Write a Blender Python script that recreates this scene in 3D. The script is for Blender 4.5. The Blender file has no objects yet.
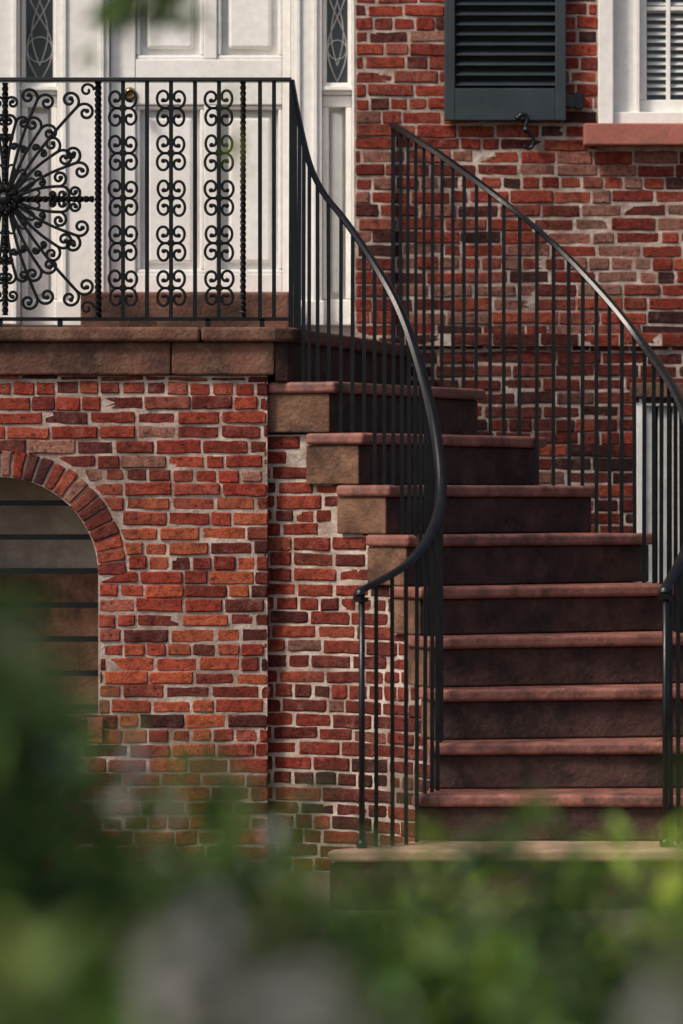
import bpy, math, random
import numpy as np
from mathutils import Vector, Matrix
from mathutils.bvhtree import BVHTree
random.seed(7); np.random.seed(7)
R=math.radians
scene=bpy.context.scene
EYE=1.33

# ---------------------------------------------------------------- helpers
def link(o,parent=None):
    scene.collection.objects.link(o)
    if parent: o.parent=parent
    return o
def empty(name):
    e=bpy.data.objects.new(name,None); e.empty_display_size=.2
    return link(e)
def mesh_obj(name,verts,faces,mat=None,parent=None,smooth=False,cols=None):
    me=bpy.data.meshes.new(name); me.from_pydata([tuple(v) for v in verts],[],faces); me.update()
    if cols is not None:
        ca=me.color_attributes.new('Col','FLOAT_COLOR','POINT')
        ca.data.foreach_set('color',np.array(cols,dtype=np.float32).ravel())
    if mat: me.materials.append(mat)
    if smooth:
        for p in me.polygons: p.use_smooth=True
    o=bpy.data.objects.new(name,me)
    return link(o,parent)
def bevel(o,w=.004,s=2):
    m=o.modifiers.new('bev','BEVEL'); m.width=w; m.segments=s; m.limit_method='ANGLE'; m.angle_limit=R(35); m.harden_normals=False
    return o
def box(name,x0,x1,y0,y1,z0,z1,mat,parent=None,bw=0.003,seg=2):
    v=[(x0,y0,z0),(x1,y0,z0),(x1,y1,z0),(x0,y1,z0),(x0,y0,z1),(x1,y0,z1),(x1,y1,z1),(x0,y1,z1)]
    f=[(0,3,2,1),(4,5,6,7),(0,1,5,4),(1,2,6,5),(2,3,7,6),(3,0,4,7)]
    o=mesh_obj(name,v,f,mat,parent)
    if bw: bevel(o,bw,seg)
    return o
def prism(name,poly,z0,z1,mat,parent=None,bw=.004,seg=2):
    n=len(poly); a=sum(poly[i][0]*poly[(i+1)%n][1]-poly[(i+1)%n][0]*poly[i][1] for i in range(n))
    if a<0: poly=poly[::-1]
    v=[(p[0],p[1],z0) for p in poly]+[(p[0],p[1],z1) for p in poly]
    f=[tuple(range(n-1,-1,-1)),tuple(range(n,2*n))]+[(i,(i+1)%n,n+(i+1)%n,n+i) for i in range(n)]
    o=mesh_obj(name,v,f,mat,parent)
    if bw: bevel(o,bw,seg)
    return o
def plate(name,outer,holes,y0,y1,mat,parent=None):
    """vertical plate in the XZ plane with holes"""
    cu=bpy.data.curves.new(name,'CURVE'); cu.dimensions='2D'; cu.fill_mode='BOTH'; cu.extrude=(y1-y0)/2
    for pts in [outer]+holes:
        s=cu.splines.new('POLY'); s.points.add(len(pts)-1)
        for i,p in enumerate(pts): s.points[i].co=(p[0],p[1],0,1)
        s.use_cyclic_u=True
    t=bpy.data.objects.new('tmp',cu); scene.collection.objects.link(t)
    dg=bpy.context.evaluated_depsgraph_get(); dg.update()
    me=bpy.data.meshes.new_from_object(t.evaluated_get(dg)); bpy.data.objects.remove(t)
    me.transform(Matrix.Translation((0,(y0+y1)/2,0))@Matrix.Rotation(R(90),4,'X'))
    me.materials.clear(); me.materials.append(mat); me.name=name
    return link(bpy.data.objects.new(name,me),parent)
def rect(x0,x1,z0,z1): return [(x0,z0),(x1,z0),(x1,z1),(x0,z1)]
class Acc:
    def __init__(s): s.v=[];s.f=[];s.c=[]
    def add(s,v,f,c=None):
        b=len(s.v); s.v+= [tuple(p) for p in v]; s.f+=[tuple(i+b for i in q) for q in f]
        if c is not None: s.c+=[c]*len(v)
    def obj(s,name,mat,parent=None,smooth=False):
        return mesh_obj(name,s.v,s.f,mat,parent,smooth,s.c if s.c else None)
def a_box(A,x0,x1,y0,y1,z0,z1):
    A.add([(x0,y0,z0),(x1,y0,z0),(x1,y1,z0),(x0,y1,z0),(x0,y0,z1),(x1,y0,z1),(x1,y1,z1),(x0,y1,z1)],
      [(0,3,2,1),(4,5,6,7),(0,1,5,4),(1,2,6,5),(2,3,7,6),(3,0,4,7)])
def a_sweep(A,pts,prof,up=Vector((0,0,1)),twist=0.0):
    pts=[Vector(p) for p in pts]; n=len(pts); m=len(prof); vs=[]
    ln=0
    for i,p in enumerate(pts):
        t=(pts[min(i+1,n-1)]-pts[max(i-1,0)]).normalized()
        s=t.cross(up)
        if s.length<1e-4: s=Vector((1,0,0))
        s.normalize(); w=s.cross(t).normalized()
        if i>0: ln+=(p-pts[i-1]).length
        ca,sa=math.cos(twist*ln),math.sin(twist*ln)
        for (a,b) in prof:
            a2=a*ca-b*sa; b2=a*sa+b*ca
            vs.append(p+s*a2+w*b2)
    fs=[]
    for i in range(n-1):
        for j in range(m):
            fs.append((i*m+j,i*m+(j+1)%m,(i+1)*m+(j+1)%m,(i+1)*m+j))
    fs.append(tuple(range(m-1,-1,-1))); fs.append(tuple((n-1)*m+j for j in range(m)))
    A.add(vs,fs)
def circ(r,n=8): return [(r*math.cos(2*math.pi*i/n),r*math.sin(2*math.pi*i/n)) for i in range(n)]
def a_ball(A,c,r,n=8):
    vs=[];fs=[]
    for i in range(1,n):
        for j in range(n):
            th=math.pi*i/n; ph=2*math.pi*j/n
            vs.append((c[0]+r*math.sin(th)*math.cos(ph),c[1]+r*math.sin(th)*math.sin(ph),c[2]+r*math.cos(th)))
    for i in range(n-2):
        for j in range(n): fs.append((i*n+j,(i+1)*n+j,(i+1)*n+(j+1)%n,i*n+(j+1)%n))
    fs.append(tuple(range(n))); fs.append(tuple((n-2)*n+j for j in range(n-1,-1,-1)))
    A.add(vs,fs)
def catmull(P,k=8):
    P=[Vector(p) for p in P]; out=[]
    for i in range(len(P)-1):
        p0=P[max(i-1,0)];p1=P[i];p2=P[i+1];p3=P[min(i+2,len(P)-1)]
        for j in range(k):
            t=j/k
            out.append(.5*((2*p1)+(-p0+p2)*t+(2*p0-5*p1+4*p2-p3)*t*t+(-p0+3*p1-3*p2+p3)*t**3))
    out.append(P[-1]); return out
def resample(pts,step):
    out=[pts[0]];acc=0
    for a,b in zip(pts,pts[1:]):
        L=(b-a).length; d=step-acc
        while d<=L:
            out.append(a+(b-a)*(d/L)); d+=step
        acc=(L-(d-step))
    return out

# ---------------------------------------------------------------- materials
def nt(name):
    m=bpy.data.materials.new(name); m.use_nodes=True; n=m.node_tree; b=n.nodes['Principled BSDF']
    return m,n,b
def N(n,t,**k):
    x=n.nodes.new(t)
    for a,v in k.items():
        if a in x.inputs: x.inputs[a].default_value=v
        else: setattr(x,a,v)
    return x
def coords(n):
    return N(n,'ShaderNodeTexCoord').outputs['Object']
def noise(n,sc,det=6,rough=.6,vec=None):
    x=N(n,'ShaderNodeTexNoise'); x.inputs['Scale'].default_value=sc; x.inputs['Detail'].default_value=det; x.inputs['Roughness'].default_value=rough
    n.links.new(vec if vec else coords(n),x.inputs['Vector']); return x
def ramp(n,src,stops):
    r=N(n,'ShaderNodeValToRGB'); e=r.color_ramp.elements
    e[0].position=stops[0][0]; e[0].color=(*stops[0][1],1); e[1].position=stops[-1][0]; e[1].color=(*stops[-1][1],1)
    for p,c in stops[1:-1]:
        q=e.new(p); q.color=(*c,1)
    n.links.new(src,r.inputs['Fac']); return r.outputs['Color']
def mix(n,f,a,b,mode='MIX'):
    x=N(n,'ShaderNodeMix'); x.data_type='RGBA'; x.blend_type=mode
    for s,i in ((f,0),(a,6),(b,7)):
        if isinstance(s,(int,float)): x.inputs[i].default_value=s
        elif isinstance(s,tuple): x.inputs[i].default_value=(*s,1)
        else: n.links.new(s,x.inputs[i])
    return x.outputs[2]
def bumpn(n,b,h,dist=.01,st=.6):
    x=N(n,'ShaderNodeBump'); x.inputs['Distance'].default_value=dist; x.inputs['Strength'].default_value=st
    n.links.new(h,x.inputs['Height']); n.links.new(x.outputs[0],b.inputs['Normal'])
def simple(name,c1,c2,sc=8,rough=.6,bump=.003,fine=60,spec=.5,pos=(.35,.65),stain=None,stain2=None):
    m,n,b=nt(name)
    a=noise(n,sc); c=ramp(n,a.outputs[0],[(pos[0],c1),(pos[1],c2)])
    f=noise(n,fine,4)
    c=mix(n,.35,c,ramp(n,f.outputs[0],[(.3,(.6,.6,.6)),(.7,(1,1,1))]),'MULTIPLY')
    for st in (stain,stain2):
        if st:
            q=noise(n,st[1],8,.72); c=mix(n,ramp(n,q.outputs[0],[(.50,(0,0,0)),(.64,(st[2],)*3)]),c,st[0])
    n.links.new(c,b.inputs['Base Color']); b.inputs['Roughness'].default_value=rough
    b.inputs['Specular IOR Level'].default_value=spec
    if bump: bumpn(n,b,f.outputs[0],bump)
    return m
def make_brick_mat(name):
    m,n,b=nt(name)
    at=N(n,'ShaderNodeAttribute',attribute_name='Col').outputs['Color']
    big=noise(n,1.5,7,.68); mid=noise(n,26,6,.68); fine=noise(n,150,4,.75)
    c=mix(n,.9,at,ramp(n,mid.outputs[0],[(.32,(.42,.34,.34)),(.5,(1,.97,.95)),(.7,(1.25,1.2,1.1))]),'MULTIPLY')
    soot=ramp(n,big.outputs[0],[(.49,(0,0,0)),(.63,(.66,.66,.66))])
    c=mix(n,soot,c,(.08,.032,.026))
    bl=noise(n,13,10,.82); blr=ramp(n,bl.outputs[0],[(.54,(0,0,0)),(.69,(.6,.6,.6))])
    c=mix(n,blr,c,(.36,.215,.18))
    pit=noise(n,60,6,.8); c=mix(n,.85,c,ramp(n,pit.outputs[0],[(.37,(.2,.17,.17)),(.47,(1,1,1))]),'MULTIPLY')
    c=mix(n,.6,c,ramp(n,fine.outputs[0],[(.35,(.5,.46,.46)),(.6,(1.08,1.08,1.08))]),'MULTIPLY')
    n.links.new(c,b.inputs['Base Color']); b.inputs['Roughness'].default_value=.92; b.inputs['Specular IOR Level'].default_value=.2
    h=N(n,'ShaderNodeMath',operation='ADD'); n.links.new(fine.outputs[0],h.inputs[0]); n.links.new(mid.outputs[0],h.inputs[1])
    h2=N(n,'ShaderNodeMath',operation='ADD'); n.links.new(h.outputs[0],h2.inputs[0]); n.links.new(pit.outputs[0],h2.inputs[1])
    bumpn(n,b,h2.outputs[0],.010,1.0)
    return m
M_brick=make_brick_mat('old_brick')
M_mortar=simple('lime_mortar',(.27,.20,.165),(.60,.51,.44),12,.95,.010,80,.15,stain=((.17,.09,.065),5,.6),stain2=((.12,.085,.07),1.6,.6))
M_stone=simple('brownstone',(.055,.028,.020),(.19,.085,.058),5,.85,.010,70,.25,stain=((.22,.14,.10),9,.5),stain2=((.03,.018,.015),3,.7))
M_stoneend=simple('brownstone_weathered_lit',(.085,.044,.028),(.21,.115,.075),9,.9,.012,70,.2,stain=((.04,.024,.018),6,.8))  # paler brownstone; on the step ends it carries the light they catch
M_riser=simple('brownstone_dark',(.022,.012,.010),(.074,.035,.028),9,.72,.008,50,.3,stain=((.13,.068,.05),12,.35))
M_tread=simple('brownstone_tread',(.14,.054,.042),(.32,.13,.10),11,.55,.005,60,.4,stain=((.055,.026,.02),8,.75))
M_tread_sunlit=simple('brownstone_tread_sunlit',(.34,.21,.14),(.56,.38,.27),8,.7,.005,60,.3,stain=((.16,.085,.06),7,.5))  # lowest tread: sunlight on it put into a paler stone colour
M_white=simple('white_paint',(.78,.76,.71),(.85,.84,.81),3,.42,.0008,30,.5)
M_iron=simple('black_iron',(.0025,.003,.004),(.007,.008,.010),14,.30,.0006,150,.34)
M_shut=simple('slate_paint',(.014,.022,.028),(.026,.037,.045),5,.45,.0008,60)
M_sill=simple('painted_sill',(.30,.10,.075),(.42,.15,.11),5,.75,.003,60,.3,stain=((.2,.09,.07),7,.6))
M_plaster=simple('grey_plaster',(.32,.28,.225),(.52,.46,.38),3,.9,.004,40,.2,stain=((.16,.13,.10),4,.6))
M_dark=simple('dark_room',(.02,.018,.016),(.05,.045,.04),2,.8,0,30)
M_blind=simple('blind_slat',(.5,.5,.48),(.62,.62,.6),3,.5,0,30)
M_brass=simple('brass',(.3,.19,.07),(.45,.3,.12),10,.3,0,30); M_brass.node_tree.nodes['Principled BSDF'].inputs['Metallic'].default_value=1
M_lead=simple('lead_came',(.35,.35,.34),(.5,.5,.48),10,.5,0,30)
M_boards=simple('grey_boards',(.40,.40,.37),(.62,.61,.57),4,.6,.002,50,stain=((.25,.24,.21),5,.6))
m,n,b=nt('window_glass'); b.inputs['Base Color'].default_value=(.03,.035,.04,1); b.inputs['Roughness'].default_value=.08; M_glass=m
gn=noise(n,3,3); n.links.new(ramp(n,gn.outputs[0],[(.3,(.015,.018,.02)),(.7,(.06,.07,.075))]),b.inputs['Base Color'])
m,n,b=nt('side_brick'); br=N(n,'ShaderNodeTexBrick')
mp=N(n,'ShaderNodeMapping'); mp.inputs['Rotation'].default_value=(R(90),0,R(90)); n.links.new(coords(n),mp.inputs[0]); n.links.new(mp.outputs[0],br.inputs['Vector'])
br.inputs['Scale'].default_value=1; br.inputs['Brick Width'].default_value=.2; br.inputs['Row Height'].default_value=.066; br.inputs['Mortar Size'].default_value=.005
br.inputs['Color1'].default_value=(.3,.08,.05,1); br.inputs['Color2'].default_value=(.2,.06,.04,1); br.inputs['Mortar'].default_value=(.25,.18,.15,1)
n.links.new(br.outputs[0],b.inputs['Base Color']); b.inputs['Roughness'].default_value=.9; M_side=m
def leafmat(name,tr=.4):
    m,n,b=nt(name); at=N(n,'ShaderNodeAttribute',attribute_name='Col').outputs['Color']
    n.links.new(at,b.inputs['Base Color']); b.inputs['Roughness'].default_value=.5
    t=N(n,'ShaderNodeBsdfTranslucent'); n.links.new(at,t.inputs[0])
    x=N(n,'ShaderNodeMixShader'); x.inputs[0].default_value=tr
    n.links.new(b.outputs[0],x.inputs[1]); n.links.new(t.outputs[0],x.inputs[2]); n.links.new(x.outputs[0],n.nodes['Material Output'].inputs[0]); return m
M_leaf=leafmat('leaf',.5); M_petal=leafmat('petal',.3)
M_bark=simple('bark',(.05,.035,.025),(.14,.10,.075),12,.9,.02,40,.2)

# ---------------------------------------------------------------- bricks
PAL=[(.36,.060,.036),(.42,.082,.046),(.28,.048,.032),(.47,.115,.065),(.21,.042,.032),(.33,.078,.05),(.14,.038,.032),(.40,.12,.085),(.08,.030,.027),(.40,.20,.15)]
PW=[5,5,4.5,2.6,4,3,2.8,2.2,1.6,.8]
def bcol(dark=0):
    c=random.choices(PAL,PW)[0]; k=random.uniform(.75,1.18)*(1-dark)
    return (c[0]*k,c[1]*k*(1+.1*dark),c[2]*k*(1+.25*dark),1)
def add_brick(A,P,ab,bb,at,bt,zb,zt,j=.0042,col=None):
    r=lambda a: random.uniform(-a,a)
    g=j+r(.0022); s1=r(.0024); s2=r(.0024)
    gb=g*.85+r(.0015); gt=g*.85+r(.0015)
    c0=[(ab+g,zb+gb+s1),(bb-g,zb+gb+s2),(bt-g,zt-gt+s2+r(.0014)),(at+g,zt-gt+s1+r(.0014))]
    ring=[]
    for i in range(4):
        p,q=c0[i],c0[(i+1)%4]
        cut=abs(random.gauss(.003,.0035)); cut=min(cut,.012); ll=math.hypot(q[0]-p[0],q[1]-p[1]); f=min(cut/ll,.25)
        ring.append((p[0]+(q[0]-p[0])*f,p[1]+(q[1]-p[1])*f))
        for t in ((.25,.5,.75) if ll>.1 else (.5,)):
            d=r(.0019)
            nx,ny=-(q[1]-p[1])/ll,(q[0]-p[0])/ll
            t+=r(.08)
            ring.append((p[0]+(q[0]-p[0])*t+nx*d,p[1]+(q[1]-p[1])*t+ny*d))
        cut=min(abs(random.gauss(.003,.0035)),.012); f=1-min(cut/ll,.25)
        ring.append((p[0]+(q[0]-p[0])*f,p[1]+(q[1]-p[1])*f))
    n_=len(ring)
    cx=sum(p[0] for p in c0)/4; cz=sum(p[1] for p in c0)/4
    hx=abs(bb-ab)/2+.001; hz=(zt-zb)/2
    pr=random.uniform(-.002,.0055); tx,tz=r(.0025),r(.0015)
    def ins(p,d): return (p[0]-d*max(-1,min(1,(p[0]-cx)/hx*1.1)),p[1]-d*max(-1,min(1,(p[1]-cz)/hz*1.2)))
    v=[P(p[0],p[1],-.013) for p in ring]+[P(p[0],p[1],pr-.0055+r(.0012)) for p in ring]
    for p in ring:
        q=ins(p,.0034+abs(r(.0026))); v.append(P(q[0],q[1],pr+tx*(q[0]-cx)/hx+tz*(q[1]-cz)/hz+r(.0007)))
    v.append(P(cx,cz,pr+r(.001)))
    f=[]
    for k in (0,n_):
        for i in range(n_): f.append((k+i,k+(i+1)%n_,k+n_+(i+1)%n_,k+n_+i))
    for i in range(n_): f.append((2*n_+i,2*n_+(i+1)%n_,3*n_))
    A.add(v,f,col or bcol())
def brick_field(A,P,u0,u1,z0,z1,course=.052,L=.165,hole=None,top=None,colf=None,phase=0):
    nC=int(math.ceil((z1-z0)/course))
    edges=[z0+i*course+(random.uniform(-.002,.002) if 0<i<nC else 0) for i in range(nC+1)]
    for i in range(nC):
        zb=edges[i]; zt=min(edges[i+1],z1)
        if zt-zb<.02: continue
        zm=(zb+zt)/2
        head=((i+phase)%6==0)
        ln=L/2 if head else L
        u=u0-(ln*.5 if i%2 else 0)-random.uniform(0,.035)
        while u<u1:
            l=ln*random.uniform(.86,1.12)
            if not head and random.random()<.18: l=L/2*random.uniform(.85,1.2)
            a=max(u,u0); b=min(u+l,u1); u+=l
            if b-a<.022: continue
            segs=[(a,b,a,b)]
            if hole:
                for H in hole:
                    hm=H(zm)
                    if not hm: continue
                    hb=H(zb+.001) or hm; ht=H(zt-.001) or hm; ns=[]
                    for (q0,q1,q2,q3) in segs:
                        if q0>=hm[0]-.012 and q1<=hm[1]+.012: continue
                        if q1<=min(hm[0],hb[0],ht[0]) or q0>=max(hm[1],hb[1],ht[1]): ns.append((q0,q1,q2,q3)); continue
                        if q0<hm[0]-.012: ns.append((q0,min(q1,hb[0]),q2,min(q3,ht[0])))
                        if q1>hm[1]+.012: ns.append((max(q0,hb[1]),q1,max(q2,ht[1]),q3))
                    segs=ns
            for (q0,q1,q2,q3) in segs:
                if min(q1-q0,q3-q2)<.016: continue
                t=zt
                if top:
                    tm=top((q0+q1)/2)
                    if zb>tm-.02: continue
                    t=min(zt,tm)
                wob=.0028*math.sin(q0*3.1+i*.9)+.0013*math.sin(q0*9+i*2.2)
                add_brick(A,P,q0,q1,q2,q3,zb+wob,t+wob,col=colf((q0+q1)/2,zm) if colf else None)
def rh(x0,x1,z0,z1): return lambda z:(x0,x1) if z0<=z<=z1 else None
ex=lambda u:(u-341.5)/250.0        # facade elevation drawing, 250 units per metre
ez=lambda v:EYE+(500-v)/250.0

# ================================================================ HOUSE
house=empty('brick_house')
DX0,DX1,DZ0,DZ1=-1.42,ex(355),1.944,4.4
WX0,WX1,WZ0,WZ1=ex(598),ex(598)+1.15,ez(125),4.55
BX0,BX1,BZ0,BZ1=ex(636),ex(636)+.85,.35,ez(398)
FX0,FX1,FZ1=-3.3,3.6,5.6
A=Acc()
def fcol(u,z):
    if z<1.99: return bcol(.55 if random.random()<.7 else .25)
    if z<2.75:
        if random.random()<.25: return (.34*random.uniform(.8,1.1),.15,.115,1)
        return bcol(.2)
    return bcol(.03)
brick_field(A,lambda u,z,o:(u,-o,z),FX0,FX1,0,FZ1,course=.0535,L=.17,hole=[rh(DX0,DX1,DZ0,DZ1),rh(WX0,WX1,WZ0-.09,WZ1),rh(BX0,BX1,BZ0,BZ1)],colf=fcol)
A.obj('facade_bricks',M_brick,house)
plate('facade_mortar',rect(FX0,FX1,0,FZ1),[rect(DX0,DX1,DZ0-.03,DZ1),rect(WX0,WX1,WZ0-.06,WZ1),rect(BX0,BX1,BZ0,BZ1)],.003,.32,M_mortar,house)
A=Acc(); u=ex(405)
while u<FX1-.1:
    l=random.uniform(.16,.19); add_brick(A,lambda a,z,o:(a,-o-.022,z),u,u+l,u,u+l,ez(347),ez(333),col=bcol(.4)); u+=l
A.obj('water_table_bricks',M_brick,house)
box('water_table_backing',ex(405),FX1-.1,-.02,.001,ez(346),ez(334),M_mortar,house,0)
box('side_wall_left',FX0,FX0+.3,.322,7,0,FZ1,M_side,house,0)
box('side_wall_right',FX1-.3,FX1,.322,7,0,FZ1,M_side,house,0)
box('rear_wall',FX0,FX1,7.002,7.3,0,FZ1,M_side,house,0)
box('cornice',FX0-.15,FX1+.15,-.22,.4,FZ1+.002,FZ1+.3,M_white,house,.02)
v=[(FX0-.2,-.25,FZ1+.302),(FX1+.2,-.25,FZ1+.302),(FX1+.2,7.5,FZ1+.302),(FX0-.2,7.5,FZ1+.302),(FX0-.2,3.6,FZ1+2.2),(FX1+.2,3.6,FZ1+2.2)]
M_roof=simple('roof_slate',(.06,.06,.065),(.12,.12,.125),5,.7,.01,40)
mesh_obj('roof',v,[(0,1,5,4),(2,3,4,5),(1,2,5),(3,0,4),(0,3,2,1)],M_roof,house)
# --- doorway
def wbox(name,u0,u1,v0,v1,ya,yb,mat=M_white,bw=.004): # from elevation units
    return box(name,ex(u0),ex(u1),ya,yb,ez(v1),ez(v0),mat,house,bw)
TOPV=-260
wbox('door_surround_back',-12,354.5,TOPV,346,.16,.22)
box('door_head',DX0,DX1,.02,.16,4.2,4.4,M_white,house)
box('interior_dark',DX0,DX1,.3,.34,1.9,4.4,M_dark,house,0)
for nm,(a,b) in {'pilaster_l':(56,108),'pilaster_r':(291,322)}.items():
    wbox(nm,a,b,TOPV,324,.06,.158)
    wbox(nm+'_fillet',a+5,a+9,TOPV,300,.048,.059,bw=.002)
    wbox(nm+'_fillet2',b-9,b-5,TOPV,300,.048,.059,bw=.002)
    wbox(nm+'_plinth',a-2,b+2,300,325,.045,.0595)
wbox('casing_l',-12,18,TOPV,324,.03,.158); wbox('casing_l_bead',12,16,TOPV,324,.018,.029,bw=.002)
wbox('casing_r',352,354.4,TOPV,324,.03,.158,bw=.001)
def sidelight(nm,a,b):
    wbox(nm+'_rail',a,b,80,92,.09,.158); wbox(nm+'_sill',a-1,b+1,84,88,.07,.0895,bw=.002)
    wbox(nm+'_stile_l',a,a+4,TOPV,80,.10,.158,bw=.002); wbox(nm+'_stile_r',b-4,b,TOPV,80,.10,.158,bw=.002)
    wbox(nm+'_glass',a+3.5,b-3.5,TOPV,80,.135,.14,M_glass,0)
    wbox(nm+'_panel_frame_t',a,b,92.5,104,.105,.158); wbox(nm+'_panel_frame_b',a,b,298,324,.105,.158)
    wbox(nm+'_pf_l',a,a+6,104.2,297.8,.105,.158); wbox(nm+'_pf_r',b-6,b,104.2,297.8,.105,.158)
    wbox(nm+'_panel_raised',a+9,b-9,109,292,.135,.158,bw=.012)
    L=Acc(); cx=(ex(a)+ex(b))/2; hw=(ex(b)-ex(a))/2-.018
    z0=ez(78)
    while z0<4.1:
        for s in (1,-1):
            for sh in (0,.5):
                pts=[]
                for i in range(21):
                    t=i/20*math.pi; pts.append((cx+s*hw*math.sin(t)*(.95 if sh==0 else .6),.130,z0+(.26*(i/20))+sh*.13))
                a_sweep(L,pts,circ(.0026,6),Vector((0,1,0)))
        L_=[(cx+hw*.95*math.cos(t),.131,z0+.13+hw*.95*math.sin(t)) for t in [i/20*2*math.pi for i in range(21)]]
        a_sweep(L,L_,circ(.0024,6),Vector((0,1,0)))
        z0+=.26
    L.obj(nm+'_leading',M_lead,house)
sidelight('sidelight_l',19,55); sidelight('sidelight_r',322.5,351.8)
def panel_door():
    wbox('door_back',109,290.5,TOPV,298,.155,.159,bw=0)
    wbox('door_stile_l',109,134,TOPV,298,.10,.1545); wbox('door_stile_r',282,290.5,TOPV,298,.10,.1545)
    wbox('door_rail_lock',134.3,281.7,56,102,.102,.1545); wbox('door_rail_bottom',134.3,281.7,272,298,.102,.1545); 
    wbox('door_mullion',203,216,102.3,271.7,.103,.1545); wbox('door_mullion_top',203,216,-110,55.7,.103,.1545); wbox('door_rail_top',134.3,281.7,-160,-110.3,.102,.1545)
    for i,(a,b,c,d) in enumerate([(134.3,202.8,102.3,271.7),(216.2,281.7,102.3,271.7),(134.3,202.8,-110,55.7),(216.2,281.7,-110,55.7)]):
        F=[(a,b,c,c+4),(a,b,d-4,d),(a,a+4,c+4.1,d-4.1),(b-4,b,c+4.1,d-4.1)]
        for j,(p,q,r_,s_) in enumerate(F): wbox(f'door_mould_{i}{j}',p,q,r_,s_,.112,.1545,bw=.005)
        wbox(f'door_panel_{i}',a+11,b-11,c+11,d-11,.128,.1545,bw=.014)
panel_door()
K=Acc(); a_ball(K,(ex(129),.055,ez(91)),.022,12); a_sweep(K,[(ex(129),.10,ez(91)),(ex(129),.06,ez(91))],circ(.009,10),Vector((0,0,1))); a_sweep(K,[(ex(129),.101,ez(91)),(ex(129),.094,ez(91))],circ(.026,14)); K.obj('door_knob',M_brass,house,True)
wbox('door_step_stone',86,291,297,346,-.30,.05,M_stone,.01); wbox('door_threshold',100,291,292,297.4,-.02,.099,M_tread,.004)
# --- window
def window():
    a,b=598,598+1.15*250
    wbox('window_casing_l',a,a+15,-300,125,-.025,.1); wbox('window_casing_l2',a+15.1,a+42,-300,125,.03,.12); wbox('window_casing_bead',a+38,a+42,-300,118,.018,.0295,bw=.002)
    wbox('window_casing_r',b-15,b,-300,125,-.025,.1); wbox('window_casing_r2',b-42,b-15.1,-300,125,.03,.12)
    wbox('window_subsill',a+15.2,b-15.2,112,124.8,.0,.12)
    wbox('sash_bottom',a+42.2,b-42.2,98,111.8,.06,.11); wbox('sash_stile_l',a+42.2,a+50,-300,97.8,.06,.11); wbox('sash_stile_r',b-50,b-42.2,-300,97.8,.06,.11)
    wbox('sash_meeting',a+50.2,b-50.2,-92,-82,.055,.11)
    for k,x in enumerate((a+50+22,a+50+84,a+50+146)): wbox(f'muntin_v{k}',x-2,x+2,-300,97.8,.07,.1,bw=.002)
    for k,v_ in enumerate((6,-40,-140,-200)): wbox(f'muntin_h{k}',a+50.2,b-50.2,v_-2,v_+2,.072,.1,bw=.002)
    wbox('window_glass_pane',a+50,b-50,-300,98,.104,.107,M_glass,0)
    S=Acc(); v_=92
    while v_>-290:
        x0,x1=ex(a+51),ex(b-51); z=ez(v_)
        S.add([(x0,.085,z),(x1,.085,z),(x1,.1,z+.014),(x0,.1,z+.014),(x0,.0855,z-.002),(x1,.0855,z-.002),(x1,.1005,z+.012),(x0,.1005,z+.012)],[(0,1,2,3),(7,6,5,4),(0,4,5,1)])
        v_-=7.5
    S.obj('window_blind',M_blind,house)
    wbox('window_sill',583,b+15,125.3,147,-.085,.05,M_sill,.006)
window()
def shutter(nm,u0,u1):
    z0,z1=ez(122),4.5; x0,x1=ex(u0),ex(u1); ya,yb=-.062,-.018
    box(nm+'_stile_l',x0,x0+.042,ya,yb,z0,z1,M_shut,house); box(nm+'_stile_r',x1-.042,x1,ya,yb,z0,z1,M_shut,house)
    box(nm+'_bottom_rail',x0+.0422,x1-.0422,ya+.002,yb,z0,z0+.128,M_shut,house); box(nm+'_top_rail',x0+.0422,x1-.0422,ya+.002,yb,z1-.1,z1,M_shut,house); box(nm+'_mid_rail',x0+.0422,x1-.0422,ya+.002,yb,z0+.9,z0+.99,M_shut,house)
    S=Acc(); z=z0+.14
    while z<z1-.1:
        if not(z0+.87<z<z0+.985):
            p=[(ya+.006,z),(ya+.010,z+.004),(yb-.002,z+.030),(yb-.006,z+.026)]
            S.add([(x0+.0422,q[0],q[1]) for q in p]+[(x1-.0422,q[0],q[1]) for q in p],[(0,1,5,4),(1,2,6,5),(2,3,7,6),(3,0,4,7)])
        z+=.040
    S.obj(nm+'_louvers',M_shut,house)
    box(nm+'_backing',x0+.03,x1-.03,yb+.001,yb+.006,z0+.1,z1-.05,M_dark,house,0)
shutter('shutter_l',444,565); shutter('shutter_r',598+287.5+33,598+287.5+154)
S=Acc(); a_box(S,ex(563),ex(583),-.055,-.04,ez(108),ez(96)); a_box(S,ex(575),ex(582),-.06,.0,ez(110),ez(94))
S.obj('shutter_hinge',M_iron,house)
S=Acc(); hx,hz=ex(524),ez(133)
pts=[(hx-.028,-.075,hz+.052),(hx-.014,-.075,hz+.066),(hx+.004,-.075,hz+.062),(hx+.010,-.075,hz+.044),(hx+.002,-.075,hz+.024),(hx+.004,-.075,hz+.004),(hx+.022,-.075,hz-.012),(hx+.034,-.075,hz-.034),(hx+.030,-.075,hz-.06),(hx+.012,-.075,hz-.07),(hx-.002,-.075,hz-.058)]
a_sweep(S,catmull(pts,4),circ(.0075,6),Vector((0,1,0))); a_sweep(S,[(hx+.004,-.08,hz+.004),(hx+.004,.0,hz+.004)],circ(.007,6))
a_ball(S,(hx+.004,-.078,hz+.004),.015); a_ball(S,pts[0],.012)
S.obj('shutter_dog',M_iron,house,True)
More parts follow.
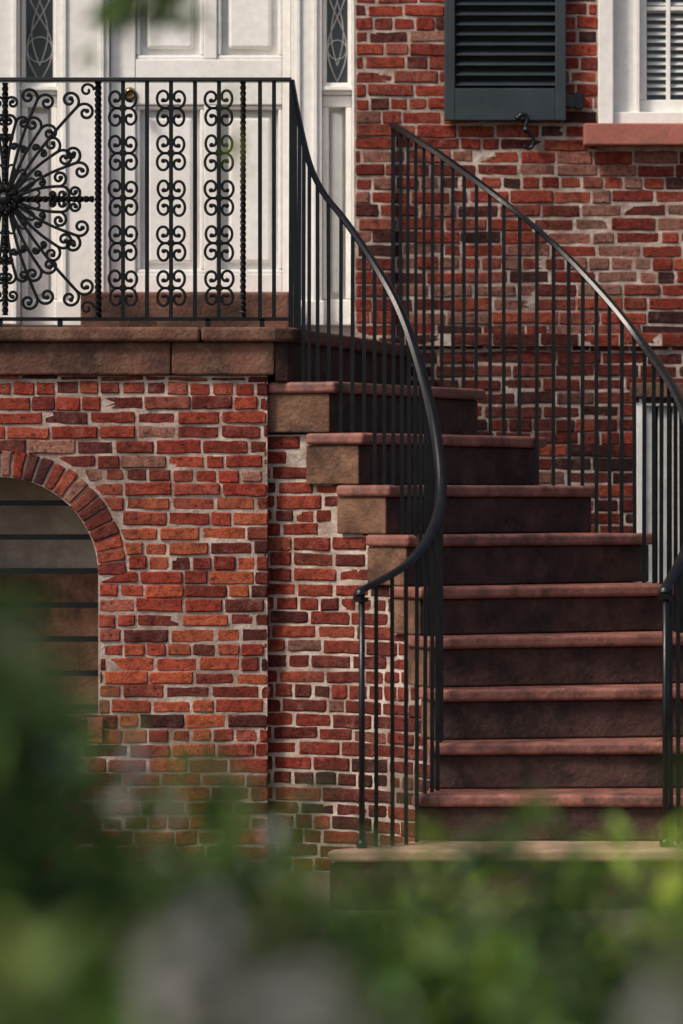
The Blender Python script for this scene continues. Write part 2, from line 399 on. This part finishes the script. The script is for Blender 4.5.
# --- basement window with boards
wbox('bsmt_back',636,848,398,745,.12,.16,M_dark,0)
wbox('bsmt_frame_l',636.3,643,398.3,744.7,.0,.12); wbox('bsmt_frame_r',841,848,398.3,744.7,.0,.12); wbox('bsmt_frame_t',643.2,840.8,398.3,406,.0,.12)
u=644; k=0
while u<838:
    wbox(f'bsmt_board_{k}',u,u+11,406.3,744,.02+.004*(k%2),.05,M_boards,.003); u+=14.5; k+=1
wbox('bsmt_lintel',630,856,383,397.7,-.02,.1,M_stoneend,.005)

# ================================================================ STAIRCASE + LANDING
stair=empty('entrance_staircase')
LZ=1.944
T=[LZ,1.751,1.568,1.383,1.208,1.028,.86,.685,.512,.355,.20]
TH=[11.5,24.8,36,48,59,68.5,78,88,98,117,155]
O=[(.27,-.10),(.519,-.70),(.748,-.80),(.934,-.95),(1.13,-1.15),(1.24,-1.40),(1.29,-1.65),(1.30,-1.90),(1.27,-2.15),(1.22,-2.41),(1.17,-2.66)]
CX,CY=-.30,-2.12
def arc(r,a,b,n=7): return [(CX+r*math.sin(R(a+(b-a)*i/n)),CY+r*math.cos(R(a+(b-a)*i/n))) for i in range(n+1)]
V2=lambda p:Vector((p[0],p[1]))
stair_solids=[]
for k in range(1,11):
    back=TH[k-1]-8.5 if k<9 else TH[k-1]-12
    ob=V2(O[k-1]); 
    prev=V2(O[k-2]) if k>=2 else Vector((.27,-.02))
    obk=ob+(prev-ob).normalized()*.06
    inner=arc(.612,back,TH[k]); 
    poly=inner+[O[k],tuple(ob),tuple(obk)]
    bot=T[k+1]+.002 if k<10 else 0
    zt=T[k]-.042
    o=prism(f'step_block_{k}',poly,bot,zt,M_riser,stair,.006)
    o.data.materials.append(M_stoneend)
    for p in o.data.polygons:
        c=p.center; n_=p.normal
        rr=math.hypot(c.x-CX,c.y-CY)
        if abs(n_.z)<.1 and rr<.62 and (n_.x*(c.x-CX)+n_.y*(c.y-CY))<-.5*rr: p.material_index=1  # end faces paler than the risers: their light is in the colour
    fi,fo=V2(arc(.6,TH[k],TH[k],1)[0]),V2(O[k]); d=(fo-fi).normalized(); nrm=Vector((d.y,-d.x)) 
    if nrm.y>0: nrm=-nrm
    inn=arc(.598,back,TH[k])
    fr=[]; m_=14
    for i in range(m_+1):
        t=i/m_; q=fi.lerp(fo,t)+nrm*(.028+random.uniform(-.0018,.0018)-.005*math.sin(math.pi*t)**2)
        if i==0: q-=d*.004
        if i==m_: q+=d*.015
        fr.append(tuple(q))
    poly=inn[:-1]+fr+[tuple(ob+Vector((.015,.0))),tuple(obk)]
    o=prism(f'tread_{k}',poly,zt+.0005,T[k],M_tread_sunlit if k==10 else M_tread,stair,.013,4)
    stair_solids.append(o)
A=Acc()
def Parc(r,out):
    def P(u,z,o):
        a=u/r; rr=r-o if out<0 else r+o
        return (CX+rr*math.sin(a),CY+rr*math.cos(a),z)
    return P
def top_inner(u):
    a=math.degrees(u/.636)
    for k in range(1,11):
        if a<TH[k]-1.0: 
            kk=k
            if k<10 and a>TH[k]-8.5+0: kk=k+1
            return (T[kk+1] if kk<10 else 0)+.004
    return 0
brick_field(A,Parc(.636,-1),.0,.636*R(150),0,1.75,L=.155,top=top_inner,colf=lambda u,z:bcol(.2))
A.obj('inner_string_bricks',M_brick,stair)
for k in range(1,10):
    prism(f'string_core_{k}',arc(.639,TH[k-1]-11,TH[k],6)+[(O[k][0]-.04,O[k][1]+.03),(O[k-1][0]-.04,O[k-1][1]+.02)],0,T[k+1]-.004,M_mortar,stair,0)
A=Acc(); OP=[Vector((x,y)) for x,y in O]
cum=[0]
for a,b_ in zip(OP,OP[1:]): cum.append(cum[-1]+(b_-a).length)
def Pout(u,z,o):
    i=0
    while i<len(cum)-2 and u>cum[i+1]: i+=1
    d=(OP[i+1]-OP[i]).normalized(); p=OP[i]+d*(u-cum[i]); nn=Vector((-d.y,d.x))
    return (p.x+nn.x*(o-.02),p.y+nn.y*(o-.02),z)
def top_outer(u):
    for k in range(1,11):
        if u<cum[k]: return (T[k+1] if k<10 else .0)
    return 0
brick_field(A,Pout,0,cum[-1],0,1.75,top=top_outer)
A.obj('outer_string_bricks',M_brick,stair)

# landing
WY=-1.54
lx=lambda u:(u-341.5)/280.0
lz=lambda v:EYE+(500-v)/280.0
LX0,LX1=-2.35,-.258
AX,AZ,AR,ARO=lx(1),lz(575),.35,.455
SZ=lz(716)
def arch_hole(z):
    if z<SZ: return None
    if z<AZ: return (AX-AR,AX+AR)
    if z<AZ+ARO: 
        w=math.sqrt(ARO**2-(z-AZ)**2); return (AX-w,AX+w)
    return None
A=Acc()
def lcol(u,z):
    if u>lx(254) : return bcol(.3)  # pier edge: its shadow strip put into darker brick colours
    if u>lx(120) and z<1.35 and random.random()<.38: return (.54*random.uniform(.8,1.05),.12,.058,1)  # warm patch of light on the lower wall, put into orange bricks
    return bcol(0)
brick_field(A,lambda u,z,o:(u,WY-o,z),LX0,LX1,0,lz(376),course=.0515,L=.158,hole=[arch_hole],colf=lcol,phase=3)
nr=28
for i in range(nr):
    a0=math.pi*i/nr; a1=math.pi*(i+1)/nr; rm=.40
    def P(u,v,o): return (AX+v*math.cos(u/rm),WY-o-.004,AZ+v*math.sin(u/rm))
    add_brick(A,P,a0*rm,a1*rm,a0*rm,a1*rm,AR,ARO-.003,j=.0035)
u=AX-AR-.02
while u<AX+AR:
    add_brick(A,lambda a,z,o:(a,WY-o-.018,z),u,u+.062,u,u+.062,SZ-.10,SZ,col=(.36*random.uniform(.8,1.1),.12,.085,1)); u+=.062
brick_field(A,lambda u,z,o:(LX1+o-.004,WY+u,z),0,.06,0,lz(378),colf=lambda u,z:bcol(.2))
A.obj('landing_bricks',M_brick,stair)
arch=[(AX+AR,SZ-.02)]+[(AX+AR*math.cos(math.pi*i/28),AZ+AR*math.sin(math.pi*i/28)) for i in range(29)]+[(AX-AR,SZ-.02)]
plate('landing_wall_mortar',rect(LX0,LX1-.006,0,lz(376)),[arch],WY+.003,WY+.3,M_mortar,stair)
box('arch_sill_backing',AX-AR,AX+AR,WY-.012,WY+.25,SZ-.1,SZ-.004,M_mortar,stair,0)
box('arch_recess_back',AX-.9,AX+.78,WY+.302,WY+.34,.3,1.7,M_plaster,stair,0)
box('arch_shutter_board',AX-.34,AX+.34,WY+.275,WY+.3015,SZ,AZ+.02,M_stoneend,stair,.004)
box('landing_side_wall',LX0,LX0+.3,WY+.302,-.02,0,1.78,M_side,stair,0)
box('landing_core',LX0+.302,-.33,WY+.4,-.02,1.6,1.78,M_mortar,stair,0)
S=Acc(); z=lz(503); 
while z>SZ:
    a_sweep(S,[(AX-AR-.01,WY+.1,z),(AX+AR+.01,WY+.1,z)],[(-.006,-.010),(.006,-.010),(.006,.010),(-.006,.010)]); z-=.122
S.obj('arch_bars',M_iron,stair)
cuts=[LX0-.03,-1.55,lx(-110),lx(172),-.236]
for i in range(4):
    a,b_=cuts[i]+.002,cuts[i+1]-.002
    box(f'landing_band_{i}',a,b_,-1.562,-.03,lz(376)+.002,LZ-.052,M_stone,stair,.007)
cuts=[LX0-.05,-1.6,lx(-20),-.5]
for i in range(3):
    box(f'landing_slab_{i}',cuts[i]+.0015,cuts[i+1]-.0015,-1.59,-.025,LZ-.0515,LZ,M_stone,stair,.012,3)
o=prism('landing_slab_corner',[(-.498,-.025),(-.498,-1.59),(-.235,-1.59),(-.165,-1.55),(.29,-.11),(.29,-.025)],LZ-.0515,LZ,M_stone,stair,.012,3); stair_solids.append(o)
prism('landing_band_corner',[(-.2355,-.03),(-.2355,-1.555),(-.19,-1.53),(.262,-.11),(.262,-.03)],T[1]+.001,LZ-.052,M_riser,stair,.004)  # band face turned aside: its shade put in through darker stone

# ================================================================ RAILINGS
bvs=[]
for o in stair_solids:
    bvs.append(BVHTree.FromPolygons([v.co for v in o.data.vertices],[tuple(p.vertices) for p in o.data.polygons]))
def floor_z(x,y):
    best=0
    for b_ in bvs:
        h=b_.ray_cast(Vector((x,y,5)),Vector((0,0,-1)))
        if h[0] and h[0].z>best: best=h[0].z
    return best
RP=[(-.020,-.003),(-.012,.0075),(-.004,.010),(.004,.010),(.012,.0075),(.020,-.003),(.018,-.007),(-.018,-.007)]
def vol(p,t,r=.035,turns=1.15):
    out=[];t=t.normalized()
    c=p+Vector((0,0,-r))
    for i in range(1,19):
        a=2*math.pi*turns*i/18; rr=r*(1-.62*i/18)
        out.append(c+t*(rr*math.sin(a))+Vector((0,0,rr*math.cos(a))))
    return out
def railing(name,ctrl,step):
    A=Acc(); root=empty(name); pts=catmull(ctrl,10)
    t=(pts[-1]-pts[-2]); t.z=0
    full=pts+vol(pts[-1],t,.022,.7)
    a_sweep(A,full,RP)
    bs=resample(pts,step)
    for i,p in enumerate(bs):
        zf=floor_z(p.x,p.y)
        w=.0068 if i else .0085
        jx,jy=random.uniform(-.003,.003),random.uniform(-.003,.003)
        a_sweep(A,[(p.x+jx,p.y+jy,zf-.01),(p.x,p.y,p.z-.004)],[(-w,-w),(w,-w),(w,w),(-w,w)],Vector((0,1,0)))
    A.obj('handrail_and_balusters',M_iron,root)
    B=Acc()
    e=pts[-1]; zf=floor_z(e.x,e.y)
    a_sweep(B,[(e.x,e.y,zf-.01),(e.x,e.y,e.z-.004)],circ(.010,14),Vector((0,1,0)))
    a_ball(B,(e.x,e.y,zf+.012),.02,10)
    B.obj('newel_post',M_iron,root,True)
rr=.638
data=[(11,1.5),(13.2,1.37),(17,1.20),(22,1.09),(29.3,.995),(41,.833),(52.5,.669),(64,.47),(77.5,.242),(92,.034),(109.6,-.1),(127,-.213),(145,-.291)]
inn=[(CX+rr*math.sin(R(a)),CY+rr*math.cos(R(a)),EYE+h) for a,h in data]
railing('iron_stair_railing',inn,.076)
out=[(.206,-.02,EYE+1.5),(.381,-.47,EYE+1.336),(.60,-.79,EYE+1.136),(.815,-.91,EYE+.939),(.985,-1.08,EYE+.74),(1.115,-1.27,EYE+.546),(1.20,-1.6,EYE+.354),(1.22,-1.9,EYE+.155),(1.20,-2.18,EYE-.034),(1.145,-2.40,EYE-.155),(1.055,-2.60,EYE-.285)]
railing('iron_stair_railing.001',out,.088)

# landing railing
A=Acc(); RY=-1.494; RZ=EYE+1.5; BZ=lz(319); LXE=inn[0][0]
SQ=lambda w:[(-w,-w),(w,-w),(w,w),(-w,w)]
YU=Vector((0,1,0))
a_sweep(A,[(LX0+.02,RY,RZ),(LXE-.0,RY,RZ)],RP)
a_sweep(A,[(LX0+.02,RY,BZ),(lx(290),RY,BZ)],[(-.009,-.0065),(.009,-.0065),(.009,.0065),(-.009,.0065)])
a_sweep(A,[(LX0+.02,-.02,RZ),(LX0+.02,RY,RZ)],RP); a_sweep(A,[(LX0+.02,-.02,BZ),(LX0+.02,RY,BZ)],[(-.009,-.0065),(.009,-.0065),(.009,.0065),(-.009,.0065)])
yy=RY+.1
while yy<-.03:
    a_sweep(A,[(LX0+.02,yy,BZ),(LX0+.02,yy,RZ-.004)],SQ(.0075),YU); yy+=.1
def vbar(x,z0=BZ,z1=RZ-.004,w=.0072): a_sweep(A,[(x,RY,z0),(x,RY,z1)],SQ(w),YU)
def tbar(p,q,w=.009):
    p=Vector(p);q=Vector(q);n_=int(max(12,(q-p).length/.008)); a_sweep(A,[p.lerp(q,i/n_) for i in range(n_+1)],SQ(w),YU,75)
def tube(pts,r=.0058): a_sweep(A,pts,circ(r,6),YU)
def spiral(cx,cz,sx,sz,rot,phi,turns=1.35,end=.22,n=26):
    pts=[]
    for i in range(n+1):
        t=i/n; r=1-(1-end)*t**.85; a=phi+rot*2*math.pi*turns*t
        pts.append((cx+sx*r*math.cos(a),RY,cz+sz*r*math.sin(a)))
    return pts
def scroll_unit(x,z,w=.0245,h=.037):
    for s in (1,-1):
        for v_ in (1,-1):
            phi=math.atan2(-v_,-s)
            q=math.sqrt(2)
            ww=w*random.uniform(.95,1.05); hh_=h*random.uniform(.95,1.05)
            pts=spiral(x+s*ww,z+v_*hh_,ww*q*.98,hh_*q*.80,s*v_,phi,1.18,.24)
            tube(pts,.0050); a_ball(A,pts[-1],.0088,6)
    a_box(A,x-.011,x+.011,RY-.011,RY+.011,z-.010,z+.010)
CXs=lx(5)
def side(m):
    X=lambda u: CXs+m*(lx(u)-CXs)
    tbar((X(98),RY,BZ),(X(98),RY,RZ-.006),.0095)
    for u in (123,147,171,195,219,260,274): vbar(X(u))
    tbar((X(243),RY,BZ),(X(243),RY,RZ-.006),.008)
    for u in (123,171,219):
        for v_ in (108,153,198,243,288): scroll_unit(X(u),lz(v_))
side(1); side(-1)
for u in (lx(-260),lx(-276),lx(-292),lx(-308)): vbar(u)
for u in (0,60,208,262): a_sweep(A,[(lx(u),RY,LZ-.003),(lx(u),RY,BZ)],SQ(.009),YU)
# sunburst panel: stems spread to the whole rectangle, each ending in a pair of volutes
cz=lz(199); C=Vector((CXs,RY,cz))
hw=lx(98)-CXs-.010; hh=(RZ-BZ)/2-.008
def pair(base,d,s0,tb=.005,turn=1.25,grow=1.0):
    p=Vector((-d.z,0,d.x))
    for s in (1,-1):
        pts=[]
        for j in range(29):
            t=j/28; r=s0*(1-.80*t**.8); a=2*math.pi*turn*t
            pts.append(base+p*(s*s0)+p*(-s*r*math.cos(a))+d*(grow*r*math.sin(a)))
        tube(pts,tb); a_ball(A,pts[-1],tb*1.7,6)
spec=[(0,1,.030),(13,.74,.030),(27,.97,.034),(42,.72,.034),(52,1.0,.036),(63,.70,.034),(72,.99,.034),(82,.74,.026),(90,1,.026)]
for (a0,fr_,s0) in spec:
    for a in sorted({a0%360,(180-a0)%360,(180+a0)%360,(360-a0)%360}):
        d=Vector((math.cos(R(a)),0,math.sin(R(a))))
        if a0 in (0,90):
            Lr=(hw if a0==0 else hh)
            tbar(C+d*.05,C+d*(Lr-.004),.0085); pair(C+d*(Lr-.075),d,.026,.0052); pair(C+d*(Lr*.52),d,.016,.0046); continue
        m_=s0*1.75
        Lb=min((hw-m_)/max(abs(d.x),1e-3),(hh-m_)/max(abs(d.z),1e-3))*fr_
        p=Vector((-d.z,0,d.x)); sg=1 if math.sin(R(2*a))>0 else -1
        tube([C+d*(.045+(Lb-.045)*j/12)+p*(sg*.010*math.sin(math.pi*j/12)) for j in range(13)],.0056)
        pair(C+d*Lb,d,s0,.0054)
        if fr_>.9: pair(C+d*(Lb*.50)+p*(sg*.010),d,.017,.0046,1.1)
for i in range(16):
    a2=math.pi*2*(i+.5)/16; d2=Vector((math.cos(a2),0,math.sin(a2))); p2=Vector((-math.sin(a2),0,math.cos(a2)))
    tube([C+d2*(.04+.085*math.sin(math.pi*j/16))+p2*(.014*math.sin(2*math.pi*j/16)) for j in range(17)],.0044)
for sx in (1,-1):
    for sz in (1,-1):
        q=Vector((CXs+sx*(hw-.030),RY,cz+sz*(hh-.030)))
        tube([q+Vector((.026*(1-.8*t)*math.cos(7*t),0,.026*(1-.8*t)*math.sin(7*t))) for t in [j/24 for j in range(25)]],.005)
for i in range(10):
    a=2*math.pi*i/10; a_ball(A,(CXs+.038*math.cos(a),RY-.008,cz+.038*math.sin(a)),.016,7)
a_ball(A,(CXs,RY-.014,cz),.026,9)
A.obj('iron_balcony_railing',M_iron)

# ================================================================ GROUND
M_ground=simple('pavement_brick',(.12,.085,.07),(.24,.18,.15),3,.9,.006,40,.2)
M_grass=simple('grass_soil',(.035,.05,.015),(.09,.11,.03),1.5,.95,.02,30,.1)
mesh_obj('ground',[(-400,-400,0),(400,-400,0),(400,400,0),(-400,400,0)],[(0,1,2,3)],M_grass)
mesh_obj('sidewalk',[(-14,-7.5,.004),(14,-7.5,.004),(14,-.02,.004),(-14,-.02,.004)],[(0,1,2,3)],M_ground)

# ================================================================ PLANTS
def leaves(name,pts,size,cols,mat,parent=None,up=.4,wr=.42):
    n_=len(pts); rng=np.random
    d=rng.normal(size=(n_,3)); d[:,2]+=up; d/=np.linalg.norm(d,axis=1)[:,None]
    e=rng.normal(size=(n_,3)); s=np.cross(d,e); s/=np.linalg.norm(s,axis=1)[:,None]; nn=np.cross(d,s)
    L=(size*rng.uniform(.6,1.3,n_))[:,None]; Wd=L*wr
    P=pts
    v=np.stack([P,P+d*L*.35+s*Wd*.5+nn*L*.06,P+d*L*.75+s*Wd*.38+nn*L*.05,P+d*L-nn*L*.08,P+d*L*.75-s*Wd*.38+nn*L*.05,P+d*L*.35-s*Wd*.5+nn*L*.06],axis=1).reshape(-1,3)
    i=np.arange(n_)*6
    f=np.concatenate([np.stack([i,i+1,i+2,i+3],1),np.stack([i,i+3,i+4,i+5],1)])
    me=bpy.data.meshes.new(name); me.from_pydata(v.tolist(),[],f.tolist()); me.update()
    ca=me.color_attributes.new('Col','FLOAT_COLOR','POINT'); c=np.repeat(np.concatenate([cols,np.ones((n_,1))],1),6,axis=0)
    ca.data.foreach_set('color',c.astype(np.float32).ravel())
    me.materials.append(mat); return link(bpy.data.objects.new(name,me),parent)
def greens(n_,light=1.0,yel=0.0):
    k=np.random.uniform(.5,1.5,(n_,1))*light
    base=np.array([[.042,.092,.022]])*(1-yel)+np.array([[.13,.19,.02]])*yel
    c=base*k; c[:,0]*=np.random.uniform(.7,1.4,n_); return c
def shrub(name,blobs,nleaf,size,light,yel,flowers=0,fcol_=(.62,.45,.5),fs=.022,per=9):
    root=empty(name)
    B=np.array(blobs,dtype=float); vol_=B[:,3]*B[:,4]*B[:,5]; pr=vol_/vol_.sum()
    idx=np.random.choice(len(B),nleaf,p=pr); q=np.random.normal(size=(nleaf,3)); q[:,2]=np.where(np.random.rand(nleaf)<.75,abs(q[:,2]),q[:,2]); q/=np.linalg.norm(q,axis=1)[:,None]
    q=np.sign(q)*np.abs(q)**.75
    r=np.random.uniform(.35,1,nleaf)**.5*(1+.10*np.sin(q[:,0]*9+idx)*np.cos(q[:,1]*7))
    pts=B[idx,:3]+q*r[:,None]*B[idx,3:6]; pts[:,2]=np.maximum(pts[:,2],.02)
    g=greens(nleaf,light,yel)
    cl=np.sin(pts[:,0]*31+1.3)*np.sin(pts[:,1]*23)+np.sin(pts[:,0]*17+pts[:,2]*29)
    young=(cl>.35)[:,None]; g=np.where(young,g*1.5+np.array([[.03,.03,0]])*light*.7,g*.8)
    leaves('foliage',pts,size,g,M_leaf,root)
    A=Acc()
    for bl in blobs:
        for s in range(3):
            x,y,z=bl[0]+random.uniform(-.5,.5)*bl[3],bl[1]+random.uniform(-.4,.4)*bl[4],bl[2]+.4*bl[5]
            x0,y0=bl[0]+random.uniform(-.1,.1),bl[1]
            a_sweep(A,catmull([(x0,y0,0),((x0+x)/2+.03,(y0+y)/2,z*.5),(x,y,z)],4),circ(.009,5),Vector((0,1,0)))
    A.obj('stems',M_bark,root)
    if flowers:
        idx=np.random.choice(len(B),flowers,p=pr); q=np.random.normal(size=(flowers,3)); q[:,2]=abs(q[:,2]); q/=np.linalg.norm(q,axis=1)[:,None]
        c=B[idx,:3]+q*B[idx,3:6]*.97
        P=np.repeat(c,per,axis=0)+np.random.normal(size=(flowers*per,3))*.014
        col=np.array([fcol_])*np.random.uniform(.8,1.15,(flowers*per,1))
        leaves('blossoms',P,fs,col,M_petal,root,.2,.8)
    return root
# y = -14 + distance from the viewer
shrub('garden_shrub',[(-.30,-11.45,.95,.11,.16,.30),(-.20,-11.4,.80,.14,.18,.27)],1900,.05,1.1,.1,6,(.5,.46,.46))
shrub('flowering_shrub',[(-.55,-10.6,.50,.35,.4,.60),(-.25,-10.5,.52,.3,.4,.57),(.10,-10.45,.47,.32,.4,.53),(.5,-10.5,.40,.35,.4,.49)],10500,.045,1.0,.12,60,(.50,.46,.46),.03)
shrub('flowering_shrub.001',[(.42,-9.9,.40,.5,.4,.53),(.95,-10.0,.42,.45,.4,.58),(.62,-9.8,.43,.3,.4,.54),(.05,-9.6,.38,.45,.4,.46)],9000,.045,1.9,.6,8,(.55,.5,.5),.03)
shrub('flowering_shrub.002',[(-.35,-12.1,.52,.3,.22,.56),(-.08,-12.12,.53,.22,.22,.555),(.14,-12.15,.52,.22,.22,.53),(.40,-12.1,.52,.26,.22,.55)],4800,.045,1.0,.4,170,(.36,.335,.32),.04,10)
shrub('garden_shrub.001',[(.34,-11.2,.62,.10,.16,.48)],1000,.05,1.1,.2,14,(.6,.59,.6))
tree=empty('garden_tree'); A=Acc()
def limb(P,r0,r1,k=6):
    pts=catmull(P,k); n_=len(pts)
    for i in range(n_-1):
        a=r0+(r1-r0)*i/(n_-1); b_=r0+(r1-r0)*(i+1)/(n_-1)
        t=(pts[i+1]-pts[i]).normalized(); s=t.cross(Vector((.3,1,.1))).normalized(); w=s.cross(t)
        v=[pts[i]+(s*x+w*y)*a for x,y in circ(1,8)]+[pts[i+1]+(s*x+w*y)*b_ for x,y in circ(1,8)]
        A.add(v,[(j,(j+1)%8,8+(j+1)%8,8+j) for j in range(8)])
limb([(-2.6,-9.4,0),(-2.55,-9.35,1.2),(-2.4,-9.4,2.4),(-2.3,-9.3,4.0)],.11,.04)
tips=[(-.235,-9.5,1.975),(-1.3,-9.7,3.1),(-1.6,-8.9,3.6),(-3.4,-9.5,3.4),(-2.9,-10.2,3.2),(-2.2,-9.3,4.4),(-3.0,-8.8,3.9)]
limb([(-2.45,-9.38,1.9),(-1.6,-9.4,2.55),(-.8,-9.5,2.42),(-.235,-9.5,1.975)],.035,.003)
for t in tips[1:]: limb([(-2.42,-9.38,2.2),((-2.42+t[0])/2,(-9.38+t[1])/2,t[2]-.35),t],.05,.01)
A.obj('trunk_and_limbs',M_bark,tree,True)
P=[]
for t in tips[1:]:
    P.append(np.array(t)+np.random.normal(size=(700,3))*np.array([.32,.32,.26]))
P=np.concatenate(P); leaves('crown',P,.06,greens(len(P),1,.2),M_leaf,tree,-.1)
P=np.array([(-.255,-9.5,1.970)])+np.random.normal(size=(80,3))*np.array([.034,.05,.012])
P2=np.stack([np.linspace(-.9,-.3,60),np.full(60,-9.5),np.linspace(2.42,2.10,60)],1)+np.random.normal(size=(60,3))*.03
P3=np.array([(-.318,-9.5,1.925),(-.314,-9.5,1.925),(-.322,-9.5,1.918),(-.316,-9.5,1.91),(-.135,-9.5,1.86),(-.13,-9.52,1.80),(-.14,-9.5,1.76)])
P=np.concatenate([P,P2,P3]); g=greens(len(P),1.1,.3); g[-7:]=(.20,.24,.03); leaves('branch_leaves',P,.042,g,M_leaf,tree,-.4)

# ================================================================ LIGHT
w=bpy.data.worlds.new('World'); scene.world=w; w.use_nodes=True; n=w.node_tree
sky=n.nodes.new('ShaderNodeTexSky'); sky.sky_type='NISHITA'; sky.sun_disc=False
to_sun=Vector((-.66,-.50,.92)).normalized()
sky.sun_elevation=math.asin(to_sun.z); sky.sun_rotation=math.atan2(to_sun.x,to_sun.y); sky.dust_density=4; sky.ozone_density=.3; sky.air_density=.7
n.links.new(sky.outputs[0],n.nodes['Background'].inputs[0]); n.nodes['Background'].inputs[1].default_value=.145
sl=bpy.data.lights.new('sun','SUN'); sl.energy=3.3; sl.angle=R(10); sl.color=(1,.91,.79)
so=link(bpy.data.objects.new('sun',sl)); so.rotation_euler=(-to_sun).to_track_quat('-Z','Y').to_euler()
scene.view_settings.view_transform='Standard'; scene.view_settings.look='None'; scene.view_settings.exposure=0
# ================================================================ CAMERA
cd=bpy.data.cameras.new('camera'); cam=link(bpy.data.objects.new('camera',cd)); cam.location=(0,-14,EYE); cam.rotation_euler=(R(90),0,0)
cd.sensor_fit='VERTICAL'; cd.sensor_height=36; cd.lens=3500/1024*36; cd.shift_y=-12/1024
cd.clip_start=.1; cd.clip_end=1000
cd.dof.use_dof=True; cd.dof.focus_distance=12.5; cd.dof.aperture_fstop=2.5
scene.camera=cam
